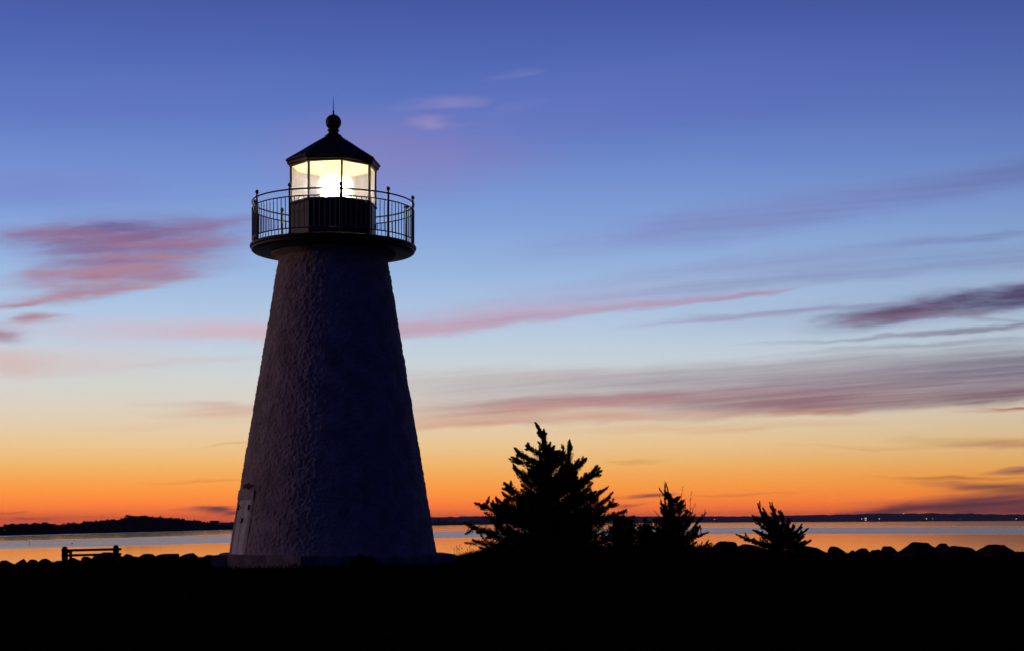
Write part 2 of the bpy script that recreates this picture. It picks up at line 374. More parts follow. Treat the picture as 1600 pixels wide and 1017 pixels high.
def grid_mesh(name, xs, ys, zf, m, kind='structure'):
    XX, YY = np.meshgrid(xs, ys); ZZ = zf(XX, YY)
    V = np.stack([XX, YY, ZZ], -1).reshape(-1, 3); nx = len(xs); ny = len(ys)
    i = np.arange(nx - 1)[None, :] + nx * np.arange(ny - 1)[:, None]
    Q = np.stack([i, i + 1, i + 1 + nx, i + nx], -1).reshape(-1, 4)
    me = bpy.data.meshes.new(name); me.from_pydata(V.tolist(), [], Q.tolist()); me.update(); me.shade_smooth()
    o = link_mesh(name, me, m); o['kind'] = kind
    return o
xs = np.concatenate([np.linspace(-260, -32, 20), np.linspace(-30, 30, 130), np.linspace(32, 260, 20)])
ys = np.concatenate([np.linspace(-220, 0, 16), np.linspace(2, 76, 150)])
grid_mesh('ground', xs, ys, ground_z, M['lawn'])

def water_mat():
    m = bpy.data.materials.new('calm_water'); m.use_nodes = True
    nt = m.node_tree; N = nt.nodes; L = nt.links
    p = N['Principled BSDF']; p.inputs['Base Color'].default_value = (.004, .006, .010, 1)
    p.inputs['IOR'].default_value = 1.33
    ge = N.new('ShaderNodeNewGeometry'); sp = N.new('ShaderNodeSeparateXYZ'); L.new(ge.outputs['Position'], sp.inputs[0])
    # wind lanes: streaks of rippled water lying between two curved lines on the bay
    def edge(pts):
        fc = N.new('ShaderNodeFloatCurve'); c = fc.mapping.curves[0]
        xs_ = [p_[0] for p_ in pts]; lo, hi = -500.0, 800.0
        mr = N.new('ShaderNodeMapRange'); L.new(sp.outputs[0], mr.inputs[0]); mr.inputs[1].default_value = lo; mr.inputs[2].default_value = hi
        while len(c.points) < len(pts): c.points.new(.5, .5)
        for q, (px_, py_) in zip(c.points, pts):
            q.location = ((px_ - lo) / (hi - lo), py_ / 2400.0); q.handle_type = 'AUTO_CLAMPED'
        fc.mapping.update()
        L.new(mr.outputs[0], fc.inputs['Value'])
        mu = N.new('ShaderNodeMath'); mu.operation = 'MULTIPLY'; L.new(fc.outputs[0], mu.inputs[0]); mu.inputs[1].default_value = 2400.0
        return mu.outputs[0]
    def W(pxs): return [((px_ - 800) / F * 13400.0 / (py_ - hrow(px_)), 13400.0 / (py_ - hrow(px_))) for px_, py_ in pxs]
    def band(lo_pts, hi_pts, soft):
        e0 = edge(W(lo_pts)); e1 = edge(W(hi_pts))
        def ss(e, sgn):
            d = N.new('ShaderNodeMath'); d.operation = 'DIVIDE'; L.new(sp.outputs[1], d.inputs[0]); L.new(e, d.inputs[1])
            r = N.new('ShaderNodeMapRange'); r.interpolation_type = 'SMOOTHSTEP'; L.new(d.outputs[0], r.inputs[0])
            r.inputs[1].default_value = 1 - soft; r.inputs[2].default_value = 1 + soft
            if sgn < 0: r.inputs[3].default_value = 1; r.inputs[4].default_value = 0
            return r.outputs[0]
        mu = N.new('ShaderNodeMath'); mu.operation = 'MULTIPLY'; L.new(ss(e0, 1), mu.inputs[0]); L.new(ss(e1, -1), mu.inputs[1])
        return mu.outputs[0]
    b1 = band([(0, 857.5), (180, 853), (365, 847.5), (700, 840), (1100, 834), (1600, 833.6)], [(0, 845), (180, 840), (365, 834.5), (700, 829.5), (1100, 824.2), (1600, 823.8)], .03)
    b2 = band([(0, 840.3), (365, 829.6), (700, 826.6), (1100, 822.6), (1600, 822.6)], [(0, 840.2), (365, 829.5), (700, 826.3), (1100, 821.6), (1600, 821.5)], .02)
    nz = N.new('ShaderNodeTexNoise'); mp = N.new('ShaderNodeMapping'); mp.inputs['Scale'].default_value = (.004, .03, .1)
    L.new(ge.outputs['Position'], mp.inputs['Vector']); L.new(mp.outputs[0], nz.inputs['Vector']); nz.inputs['Scale'].default_value = 1; nz.inputs['Detail'].default_value = 4
    ad = N.new('ShaderNodeMath'); ad.operation = 'MULTIPLY_ADD'; ad.use_clamp = True; L.new(b2, ad.inputs[0]); ad.inputs[1].default_value = .75; L.new(b1, ad.inputs[2])
    v = N.new('ShaderNodeMapRange'); L.new(nz.outputs['Fac'], v.inputs[0]); v.inputs[1].default_value = .3; v.inputs[2].default_value = .7; v.inputs[3].default_value = .8; v.inputs[4].default_value = 1.15
    mu = N.new('ShaderNodeMath'); mu.operation = 'MULTIPLY'; L.new(ad.outputs[0], mu.inputs[0]); L.new(v.outputs[0], mu.inputs[1])
    r = N.new('ShaderNodeMapRange'); L.new(mu.outputs[0], r.inputs[0]); r.inputs[3].default_value = CALM; r.inputs[4].default_value = WIND
    L.new(r.outputs[0], p.inputs['Roughness'])
    return m
CALM, WIND = .062, .24
wx = np.concatenate([[-9000, -3000], np.linspace(-900, 900, 7), [3000, 9000]])
wy = np.concatenate([[40.0], np.geomspace(70, 12000, 24)])
grid_mesh('water', wx, wy, lambda a, b: a * 0 + WATER, water_mat())

# grass over the lawn: nobody could count it
def blades(name, n, xr, yr, h, w, keep=None, loc=(0, 0, 0)):
    X = rng.uniform(*xr, n); Y = yr[0] + (yr[1] - yr[0]) * rng.random(n) ** .8
    if keep is not None:
        k = keep(X, Y); X = X[k]; Y = Y[k]; n = len(X)
    Z = ground_z(X, Y) - .01
    a = rng.uniform(0, 2 * np.pi, n); hh = h * rng.uniform(.5, 1.3, n); ww = w * rng.uniform(.6, 1.3, n)
    lean = rng.uniform(0, .6, n) * hh; b = rng.uniform(0, 2 * np.pi, n)
    base = np.stack([X, Y, Z], -1); s = np.stack([np.cos(a), np.sin(a), a * 0], -1) * (ww / 2)[:, None]
    mid = base + np.stack([np.cos(b) * lean * .35, np.sin(b) * lean * .35, hh * .6], -1)
    tip = base + np.stack([np.cos(b) * lean, np.sin(b) * lean, hh], -1)
    return np.stack([base - s, base + s, mid + s * .5, tip], 1)
TWR = Vector(((521 - 800) / 57.0 - .006, F / 57.0, 0))
def off_plinth(X, Y): return ((X - TWR.x) ** 2 + (Y - TWR.y) ** 2 > 3.7 ** 2) & (Y < crest(X) + 2)
V1 = blades('lawn_grass', 36000, (-22, 22), (9, 60), .075, .014, off_plinth)
V2 = blades('lawn_grass', 5000, (-2, 7), (44, 56), .14, .018, off_plinth)
V3 = blades('lawn_grass', 9000, (TWR.x - 4.6, TWR.x + 4.6), (TWR.y - 4.6, TWR.y + 1), .13, .016, lambda X, Y: off_plinth(X, Y) | ((np.hypot(X - TWR.x, Y - TWR.y) > 3.48) & (np.hypot(X - TWR.x, Y - TWR.y) < 3.7)))
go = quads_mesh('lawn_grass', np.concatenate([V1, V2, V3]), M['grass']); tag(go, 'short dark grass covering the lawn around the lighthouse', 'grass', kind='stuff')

# ----------------------------------------------------------------- lighthouse
LH = empty('lighthouse', TWR, 'white stucco lighthouse with lit lantern and round black gallery on the lawn', 'lighthouse')
LH.rotation_euler = (0, ROLL, 0)               # it stands square to the photograph's own frame
def rz(z): return 2.873 - .1667 * z
th = R(270 - 61); er = Vector((math.cos(th), math.sin(th), 0)); et = Vector((-math.sin(th), math.cos(th), 0))
up = (Vector((0, 0, 1)) - .1667 * er).normalized(); nn = et.cross(up).normalized()
if nn.dot(er) < 0: nn = -nn
MF = Matrix((et, up, nn)).transposed()         # columns: across, up the slope, outwards
ORG = er * rz(.325) + Vector((0, 0, .325))
def df(t, s, o): return ORG + et * t + up * s + nn * o
def make_tower():
    nz_, na = 400, 860
    z = np.linspace(.30, 8.46, nz_); a = np.linspace(0, 2 * np.pi, na, endpoint=False)
    V = []
    for zi in z:
        r0 = rz(zi)
        for ai in a:
            q = Vector((math.cos(ai) * r0, math.sin(ai) * r0, zi))
            d = .010 * noise.noise(q * 1.9) + .010 * noise.noise(q * 5.6 + Vector((3, 1, 7))) + .019 * noise.noise(q * 11.5) + .013 * noise.noise(q * 24.0)
            d += .012 * max(0.0, noise.noise(q * 3.4 + Vector((9, 4, 1)))) 
            w_ = Vector((math.cos(ai) * (r0 + d), math.sin(ai) * (r0 + d), zi))
            rel = w_ - ORG
            if zi < 2.4 and abs(rel.dot(et)) < .60 and rel.dot(er) > -.6 and rel.dot(up) < 1.74:   # shallow recess for the door
                w_ = w_ + nn * min(0.0, -.085 - rel.dot(nn))
            V.append(tuple(w_))
    i = np.arange(na)[None, :] + na * np.arange(nz_ - 1)[:, None]
    j = (np.arange(na) + 1) % na
    j = j[None, :] + na * np.arange(nz_ - 1)[:, None]
    Q = np.stack([i, j, j + na, i + na], -1).reshape(-1, 4)
    me = bpy.data.meshes.new('tower_shaft'); me.from_pydata(V, [], Q.tolist()); me.update(); me.shade_smooth()
    return link_mesh('tower_shaft', me, M['stucco'], LH)
make_tower()

# plinth: eight sided slab, cut straight beside the doorstep
pl = MB(); K = 1 / 57.0
ang = [212, 257, 302, 347, 32, 77, 122]
pts = [(-2.60, -1.78), (-.47, -3.36), (2.05, -2.86)] + [(198 * K * math.cos(R(a)), 198 * K * math.sin(R(a))) for a in ang[3:]] + [(-2.62, 105 * K)]
n = len(pts); ins = [(x * .985, y * .985) for x, y in pts]
vs = [(x, y, -.35) for x, y in pts] + [(x, y, .29) for x, y in pts] + [(x, y, .325) for x, y in ins]
fs = [tuple(range(n - 1, -1, -1)), tuple(range(2 * n, 3 * n))]
for k in range(n):
    for q in (0, n):
        fs.append((q + k, q + (k + 1) % n, q + n + (k + 1) % n, q + n + k))
pl.add(vs, fs); pl.build('plinth', M['plinth'], LH)
ds = MB(); x0, x1 = -3.11, -2.625; y0, y1 = -1.35, 1.0
b = .02
vs = [(x0, y0, -.5), (x1, y0, -.5), (x1, y1, -.5), (x0, y1, -.5), (x0, y0, .27), (x1, y0, .27), (x1, y1, .27), (x0, y1, .27), (x0 + b, y0 + b, .30), (x1, y0 + b, .30), (x1, y1, .30), (x0 + b, y1, .30)]
ds.add(vs, [(3, 2, 1, 0), (0, 1, 5, 4), (1, 2, 6, 5), (2, 3, 7, 6), (3, 0, 4, 7), (4, 5, 9, 8), (5, 6, 10, 9), (6, 7, 11, 10), (7, 4, 8, 11), (8, 9, 10, 11)])
ds.build('doorstep', M['plinth'], LH)

# door, on the slope of the wall at the left
dm = MB()   # frame: two jambs and a deep lintel
for t in (-.53, .53): dm.box(df(t, .74, -.115), (.07, .74, .072), MF)
dm.box(df(0, 1.61, -.10), (.60, .13, .076), MF)
frame = dm.build('door_frame', M['stucco'], LH)
for k, t in enumerate((-.231, .231)):
    lf = MB(); lf.box(df(t, .742, -.068), (.214, .737, .025), MF)
    for s_, hh in ((.40, .30), (1.10, .30)):
        lf.box(df(t, s_, -.040), (.15, hh, .0035), MF)
    leaf = lf.build('door_leaf', M['door_white'], LH)
    hb = MB(); hb.box(df(t * 1.35, 1.27, -.030), (.11, .028, .012), MF); hb.tube([df(t * 1.7, 1.20, -.02), df(t * 1.7, 1.34, -.02)], .03, 8)
    hb.build('hinge', M['black_iron'], leaf)
    if k == 0:
        sl = MB(); sl.box(df(.0, .742, -.066), (.0165, .735, .02), MF); sl.box(df(-.452, .742, -.066), (.0065, .735, .02), MF); sl.build('gap_shade_strip', M['black_iron'], leaf)  # dark strips filling the leaf gaps, added to give them recess shade
        pk = MB(); pk.box(df(0.0, .98, -.024), (.10, .022, .012), MF); pk.box(df(.02, .92, -.007), (.035, .045, .02), MF)
        pk.tube([df(-.06, 1.0, -.012), df(-.06, .86, -.012)], .025, 8)
        pk.build('padlock', M['black_iron'], leaf)
rp = MB()
vs = []
for k in range(14):
    a = 2 * math.pi * k / 14; q = 1 + .35 * math.sin(k * 2.4)
    vs.append(df(.12 + .34 * math.cos(a) * q, 1.84 + .07 * math.sin(a) * q, .022 - .17 * (.12 + .34 * math.cos(a) * q) ** 2))
vs2 = [v - nn * .12 for v in vs]
rp.add(vs + vs2, [tuple(range(14))] + [(k, k + 14, (k + 1) % 14 + 14, (k + 1) % 14) for k in range(14)])
rp.build('rust_patch', M['rust'], LH)

# gallery: stone collar, deck, railing
ZD = 8.73
c = MB(); c.lathe([(1.45, 8.30), (1.49, 8.36), (1.60, 8.42), (1.69, 8.455), (1.70, 8.50)], 96, caps=(False, True)); c.build('stone_collar', M['stucco'], LH, smooth=True)
d = MB(); d.lathe([(1.66, 8.505), (2.12, 8.53), (2.19, 8.545), (2.225, 8.575), (2.225, 8.635), (2.262, 8.65), (2.272, 8.68), (2.265, 8.715), (2.24, ZD), (1.0, ZD)], 128)
d.build('gallery_deck', M['deck'], LH, smooth=True)
RR = 2.205; ZT = ZD + 1.155
r = MB(); r.ring(RR, ZT, .021); r.ring(RR, ZT - .185, .017); r.ring(RR, ZD + .14, .017)
rail = r.build('gallery_railing', M['black_iron'], LH, smooth=True)
pst = MB(); pst.lathe([(.05, 0), (.05, .015), (.034, .03), (.031, .10), (.031, 1.16), (.036, 1.165), (.036, 1.185), (.022, 1.20), (.022, 1.22), (.040, 1.235), (.052, 1.265), (.052, 1.285), (.040, 1.315), (.018, 1.333)], 14)
bal = MB(); bal.lathe([(.0115, 0), (.0115, .81)], 8)
p0 = b0 = None
for k in range(10):
    a = R(270 + 11 + 36 * k)
    if p0 is None: p0 = pst.build('post', M['black_iron'], rail, smooth=True); o = p0
    else: o = link_copy(p0, rail)
    o.location = (RR * math.cos(a), RR * math.sin(a), ZD - .002)
    for j in range(1, 10):
        q = a + R(3.6 * j)
        if b0 is None: b0 = bal.build('baluster', M['black_iron'], rail, smooth=True); o = b0
        else: o = link_copy(b0, rail)
        o.location = (RR * math.cos(q), RR * math.sin(q), ZD + .15)

# lantern room: octagon, a corner 17 degrees right of the camera direction
RL = 1.19; OA = R(270 + 17)
def oct_(r_, k): a = OA + k * math.pi / 4; return Vector((r_ * math.cos(a), r_ * math.sin(a), 0))
lw = MB(); lw.lathe([(RL, ZD - .002), (RL, 9.80), (RL + .035, 9.815), (RL + .035, 9.865), (RL - .02, 9.875), (RL - .10, 9.875), (RL - .10, ZD + .02)], 8, a0=OA, caps=(False, False))
room = lw.build('lantern_room', M['parapet'], LH)
lin_ = MB(); lin_.lathe([(RL - .108, 9.87), (RL - .108, ZD + .03)], 8, a0=OA, caps=(False, True)); lin_.build('inner_lining', M['lining'], room)
for k in range(8):
    p, q = oct_(RL - .03, k), oct_(RL - .03, k + 1)
    nrm = ((p + q) / 2).normalized(); e = (q - p).normalized()
    g = MB(); a_, b_ = p + e * .028, q - e * .028
    z0, z1 = 9.872, 10.86
    vs = [a_ + Vector((0, 0, z0)), b_ + Vector((0, 0, z0)), b_ + Vector((0, 0, z1)), a_ + Vector((0, 0, z1))]
    vs2 = [v for v in vs]
    g.add(vs, [(0, 1, 2, 3)]); g.build('window_pane', M['glass'], room)
    m_ = MB(); c_ = oct_(RL - .02, k); m_.box((c_.x, c_.y, (9.87 + 10.86) / 2), (.024, .03, .494), Matrix.Rotation(OA + k * math.pi / 4 + math.pi / 2, 3, 'Z')); m_.build('mullion', M['parapet'], room)
# maintenance hatch in the right hand face
a = OA + R(45 + 22.5); nr = Vector((math.cos(a), math.sin(a), 0)); tg = Vector((-math.sin(a), math.cos(a), 0)); ap = RL * math.cos(R(22.5))
MH = Matrix((tg, Vector((0, 0, 1)), nr)).transposed()
h = MB(); h.box(nr * (ap + .012) + Vector((0, 0, 9.27)), (.29, .50, .011), MH); hatch = h.build('hatch_door', M['parapet'], room)
hh = MB(); hh.tube([nr * (ap + .05) + tg * .2 + Vector((0, 0, 9.22)), nr * (ap + .05) + tg * .2 + Vector((0, 0, 9.36))], .014, 8); hh.box(nr * (ap + .036) + tg * .2 + Vector((0, 0, 9.29)), (.012, .012, .014), MH); hh.build('handle', M['black_iron'], hatch)

# roof
rf = MB(); rf.lathe([(RL - .04, 10.83), (RL + .03, 10.835), (RL + .035, 10.88), (RL + .085, 10.90), (RL + .09, 10.95), (1.315, 10.985), (1.315, 11.015), (.90, 11.27), (.55, 11.50), (.235, 11.70)], 8, a0=OA, caps=(False, True))
roof = rf.build('lantern_roof', M['roof'], LH)
rs = MB()
for k in range(8):
    rs.tube([oct_(1.305, k) + Vector((0, 0, 11.02)), oct_(.9, k) + Vector((0, 0, 11.275)), oct_(.55, k) + Vector((0, 0, 11.505)), oct_(.22, k) + Vector((0, 0, 11.71))], .016, 6)
rs.build('roof_seam', M['roof'], roof)
ce = MB(); ce.lathe([(RL - .05, 10.865), (.6, 11.14), (.05, 11.30)], 8, a0=OA, caps=(False, True)); ce.build('ceiling_lining', M['lining'], roof)
fi = MB(); fi.lathe([(.235, 11.69), (.24, 11.74), (.20, 11.775), (.155, 11.80), (.13, 11.85), (.125, 11.875), (.165, 11.89), (.165, 11.915), (.125, 11.93), (.115, 11.95)], 24)
fin = fi.build('finial', M['roof'], roof, smooth=True)
bl = MB(); bl.lathe([(max(.004, .216 * math.sin(math.pi * k / 16)), 12.12 - .216 * math.cos(math.pi * k / 16)) for k in range(17)], 32)
bl.build('vent_ball', M['roof'], roof, smooth=True)
rd = MB(); rd.lathe([(.026, 12.32), (.024, 12.43), (.012, 12.46), (.009, 12.6), (.003, 12.86)], 10); rd.build('lightning_rod', M['roof'], roof, smooth=True)

# the light
bs = MB(); bs.lathe([(.30, ZD + .04), (.30, ZD + .08), (.12, ZD + .14), (.10, 9.80), (.16, 9.86), (.23, 9.90), (.23, 9.98), (.20, 10.0)], 24)
beac = bs.build('beacon', M['black_iron'], LH, smooth=True)
prof = [(.10, 10.0)]
for k in range(9):
    zz = 10.0 + k * .059; rr = .225 + .05 * math.sin(math.pi * (k + .5) / 9)
    prof += [(rr - .015, zz), (rr, zz + .028)]
prof.append((.10, 10.53))
le = MB(); le.lathe(prof, 20); le.build('lamp_lens', M['lamp'], beac)
cp = MB(); cp.lathe([(.15, 10.535), (.16, 10.56), (.06, 10.62)], 20); cp.build('lamp_cap', M['black_iron'], beac)

# ----------------------------------------------------------------- trees and shrubs
def sprays(path, wid, n, leaf, spread=.7, up=.25, t0=.1, taper=.75, tipbias=1.0):
    """narrow leaf blades round a branch path; returns n x 4 x 3"""
    path = np.array([tuple(p) for p in path], float)
    seg = np.linalg.norm(np.diff(path, axis=0), axis=1); cum = np.concatenate([[0], np.cumsum(seg)]); Lh = cum[-1]
    t = t0 + (1 - t0) * rng.random(n) ** tipbias
    s = t * Lh
    pos = np.stack([np.interp(s, cum, path[:, i]) for i in range(3)], -1)
    i = np.clip(np.searchsorted(cum, s) - 1, 0, len(seg) - 1)
    dr = np.diff(path, axis=0)[i] / seg[i][:, None]
    w = wid * np.clip(1 - t, 0, 1) ** taper + .012
    off = rng.normal(0, 1, (n, 3)); off /= np.linalg.norm(off, axis=1)[:, None]
    off *= (rng.random(n) ** .6 * w)[:, None]
    pos = pos + off
    d = dr + off / np.maximum(w, .03)[:, None] * spread * .6 + rng.normal(0, spread * .45, (n, 3)); d[:, 2] += up
    d /= np.linalg.norm(d, axis=1)[:, None]
    ll = leaf * rng.uniform(.5, 1.3, n); ww = ll * rng.uniform(.18, .32, n)
    sd_ = np.cross(d, rng.normal(0, 1, (n, 3))); sd_ /= np.linalg.norm(sd_, axis=1)[:, None]
    a = pos - d * (ll * .4)[:, None]; tip = pos + d * (ll * .6)[:, None]; mid = pos
    return np.stack([a, mid + sd_ * (ww / 2)[:, None], tip, mid - sd_ * (ww / 2)[:, None]], 1)

def curve(p0, p1, bend, k=6):
    p0 = Vector(p0); p1 = Vector(p1); out = []
    for i in range(k + 1):
        t = i / k; q = p0.lerp(p1, t); q = q + Vector(bend) * (4 * t * (1 - t)); out.append(q)
    return out

def tree(name, base_px, dist, trunk_px, limbs, auto, label, cat, group=None, leaf=.13, dens=1.0, prof=None, fmat='cedar', tr=.09, bare=(), wf=.9, tp=.55, sp=1.0, twigs=7):
    """trunk and limb tips in photo pixels, converted to metres at the tree's own distance; depth added limb by limb"""
    k = dist / F
    def P(x, y, dy=0.0): return Vector(((x - base_px[0]) * k, dy, (base_px[1] - y) * k))
    root = at(base_px[0], base_px[1], dist)
    T = empty(name, root, label, cat, group)
    tm = MB(); Q = []
    trunk = [P(x, y) for x, y in trunk_px]
    rad = [tr * (1 - .85 * i / (len(trunk) - 1)) for i in range(len(trunk))]
    tm.tube([trunk[0] - Vector((0, 0, .5))] + trunk, [tr * 1.15] + rad, 8)
    # leader plume
    Q.append(sprays(trunk, .42, int(1500 * dens), leaf, .7, .4, .3, 1.7))
    for (bx, by, tx, ty, w, n) in limbs:
        ln = math.hypot(tx - bx, ty - by) * k
        dy = random.uniform(-.3, .3) * ln
        p = curve(P(bx, by), P(tx, ty, dy), (random.uniform(-.07, .07) * ln, random.uniform(-.08, .08) * ln, random.uniform(-.13, .02) * ln))
        tm.tube(p, [.028 * (1 - .8 * i / 6) + .004 for i in range(7)], 6)
        Q.append(sprays(p, w * wf, int(n * 1.4 * dens), leaf, sp, .25, .12, tp))
        Q.append(sprays(p, w * wf * 1.3, int(n * .35 * dens), leaf * 1.1, 1.1, .3, .2, tp * .8))
        for q in range(twigs):                         # side twigs
            i = random.randint(1, 5); e = p[i] + (p[6] - p[0]).normalized() * ln * random.uniform(.04, .17) + Vector((random.uniform(-.12, .12), random.uniform(-.22, .22), random.uniform(-.10, .17))) * ln
            c2 = curve(p[i], e, (0, 0, -.02)); tm.tube(c2, .008, 4)
            Q.append(sprays(c2, w * wf * random.uniform(.3, .6), int(n * .26 * dens), leaf * .9, 1.1, .25, .1, .6))
    ztop = trunk[-1].z
    for _ in range(auto):
        u = random.random() ** 1.1
        ht = u * ztop * .86
        j = min(int(u * .86 * (len(trunk) - 1)), len(trunk) - 2)
        zs = [q.z for q in trunk]
        bp = Vector((np.interp(ht, zs, [q.x for q in trunk]), 0, ht))
        py = base_px[1] - ht / k
        L_, R_ = (np.interp(-py, [-q[0] for q in prof], [q[i] for q in prof]) * k for i in (1, 2))
        phi = random.uniform(0, 2 * math.pi); cx = math.cos(phi); sy = math.sin(phi)
        ln = math.sqrt((cx * (L_ if cx < 0 else R_)) ** 2 + (sy * (L_ + R_) / 2) ** 2) * random.uniform(.55, .95)
        tip = bp + Vector((cx * ln, sy * ln, ln * random.uniform(.25, .6)))
        p = curve(bp - Vector((0, 0, .12 * ln)), tip, (0, 0, -.07 * ln))
        tm.tube(p, [.02 * (1 - .8 * i / 6) + .004 for i in range(7)], 5)
        Q.append(sprays(p, (.10 + .14 * ln) * wf, int((110 + 380 * ln) * dens), leaf, 1.0, .2, .1, .5))
    for (bx, by, tx, ty, n) in bare:                   # thin shoots with hardly any leaf
        p = curve(P(bx, by), P(tx, ty, random.uniform(-.2, .2)), (random.uniform(-.03, .03), 0, 0)); tm.tube(p, [.010, .009, .008, .007, .006, .005, .004], 4)
        Q.append(sprays(p, .07, n, leaf * .8, .9, .35, .05, .4))
    tm.build('trunk', M['bark'], T)
    quads_mesh('crown', np.concatenate(Q), M[fmat], T)
    return T

def Z4(x, y): return (700 + .25575 * x, 640 + .25575 * y)
def Z5(x, y): return (960 + .2125 * x, 740 + .2125 * y)
def limbs(zf, L_): 
    out = []
    for (a, b, c_, d_, w, n) in L_:
        p = zf(a, b); q = zf(c_, d_); out.append((*p, *q, w, n))
    return out
big = limbs(Z4, [
    (600, 330, 410, 232, .22, 420), (600, 380, 392, 288, .17, 330), (610, 300, 480, 218, .16, 260), (600, 450, 402, 350, .20, 430), (590, 420, 566, 235, .13, 180), (620, 400, 660, 262, .13, 160),
    (600, 560, 345, 446, .24, 520), (600, 620, 342, 518, .22, 420), (600, 660, 312, 556, .2, 360), (600, 700, 262, 566, .24, 460), (560, 740, 168, 568, .27, 640), (580, 700, 225, 625, .22, 300), (560, 770, 98, 688, .26, 640),
    (560, 800, 152, 792, .28, 520), (560, 830, 190, 836, .24, 420), (520, 800, 240, 740, .24, 420), (560, 690, 400, 590, .22, 380), (540, 850, 300, 850, .25, 420),
    (700, 420, 745, 186, .19, 460), (720, 400, 700, 262, .17, 250), (725, 320, 700, 215, .06, 60), (735, 380, 850, 296, .17, 330), (700, 460, 805, 300, .17, 260), (700, 500, 915, 342, .22, 480), (700, 520, 945, 372, .19, 400), (720, 560, 880, 400, .2, 360),
    (720, 620, 965, 484, .19, 380), (720, 600, 905, 500, .2, 380), (720, 690, 1000, 536, .22, 460), (740, 700, 1018, 574, .19, 320), (740, 740, 1090, 618, .22, 420), (740, 770, 1130, 650, .22, 420), (640, 500, 790, 380, .25, 420), (740, 800, 1120, 740, .26, 460), (740, 830, 1090, 830, .26, 420),
    (606, 290, 590, 120, .10, 360), (600, 190, 538, 78, .085, 330), (596, 200, 548, 140, .05, 70), (608, 260, 553, 195, .05, 60), (610, 280, 628, 200, .07, 90), (600, 300, 640, 240, .10, 110)])
tree('cedar_tree', (857, 862), 54.0, [(857, 862), (857, 800), (856, 750), (856, 717), (852, 693), (846, 676), (839, 663)], big, 150,
     'tall dark windswept cedar with a leftward bent top, right of the lighthouse', 'tree', 'cedars by the seawall', dens=2.3, leaf=.075, wf=.95, sp=1.3, tp=.6, twigs=9,
     prof=[(862, 105, 125), (830, 100, 110), (800, 85, 95), (770, 60, 70), (740, 42, 58), (715, 16, 30), (695, 5, 8), (670, 2, 2)])
mid = limbs(Z5, [
    (430, 500, 385, 70, .10, 420), (430, 330, 395, 140, .16, 260), (430, 360, 345, 195, .10, 150), (430, 420, 340, 260, .14, 200), (430, 420, 500, 190, .14, 200), (440, 430, 540, 260, .18, 260), (440, 440, 480, 220, .16, 240),
    (450, 480, 590, 300, .17, 260), (450, 500, 655, 300, .13, 220), (450, 520, 640, 380, .17, 260), (450, 540, 695, 430, .15, 240), (460, 560, 710, 510, .17, 240), (420, 520, 290, 340, .12, 150), (420, 540, 340, 330, .18, 260), (420, 560, 270, 420, .2, 280), (440, 400, 420, 220, .2, 300), (450, 440, 560, 330, .2, 300)])
tree('cedar_shrub', (1052, 862), 51.0, [(1052, 862), (1052, 820), (1049, 795), (1046, 775), (1042, 757)], mid, 70,
     'slim dark cedar with wispy upright shoots, between the tall cedar and the low cedar', 'tree', 'cedars by the seawall', leaf=.06, tr=.05, wf=.68, dens=1.6, tp=.7, sp=1.4, twigs=10,
     prof=[(862, 55, 55), (830, 36, 46), (800, 22, 34), (780, 10, 18), (757, 2, 2)],
     bare=[(*Z5(490, 260), *Z5(508, 92), 26), (*Z5(560, 300), *Z5(570, 125), 34), (*Z5(575, 280), *Z5(595, 215), 24), (*Z5(650, 330), *Z5(672, 258), 30), (*Z5(380, 300), *Z5(328, 155), 22), (*Z5(350, 330), *Z5(290, 262), 20), (*Z5(395, 130), *Z5(372, 48), 16), (*Z5(330, 380), *Z5(275, 335), 20), (*Z5(520, 270), *Z5(522, 180), 22)])
low = limbs(Z5, [
    (1200, 480, 1060, 215, .11, 320), (1190, 420, 1090, 250, .14, 240), (1190, 440, 1010, 300, .10, 240), (1180, 400, 1050, 310, .12, 200), (1250, 460, 1165, 240, .11, 320), (1260, 420, 1215, 270, .13, 240), (1260, 420, 1285, 330, .13, 160), (1200, 460, 1010, 410, .11, 260), (1180, 470, 1060, 430, .16, 260),
    (1150, 540, 895, 442, .09, 300), (1120, 530, 960, 470, .13, 200), (1280, 500, 1380, 370, .11, 240), (1290, 500, 1430, 400, .08, 200), (1290, 520, 1400, 450, .15, 240), (1290, 540, 1455, 492, .09, 220), (1290, 540, 1410, 500, .17, 240), (1270, 470, 1330, 380, .15, 240), (1220, 520, 1180, 380, .22, 360), (1260, 520, 1290, 420, .24, 360), (1200, 540, 1080, 490, .2, 300), (1240, 540, 1220, 440, .25, 360)])
tree('low_cedar', (1222, 862), 49.0, [(1222, 862), (1220, 845), (1214, 830), (1206, 815), (1196, 802)], low, 40,
     'low spreading cedar with two plumes blown leftward, rightmost of the three', 'tree', 'cedars by the seawall', leaf=.06, tr=.045, wf=.72, dens=1.6, tp=.75, sp=1.4, twigs=12,
     prof=[(862, 48, 44), (845, 40, 36), (825, 20, 28), (800, 3, 4)])

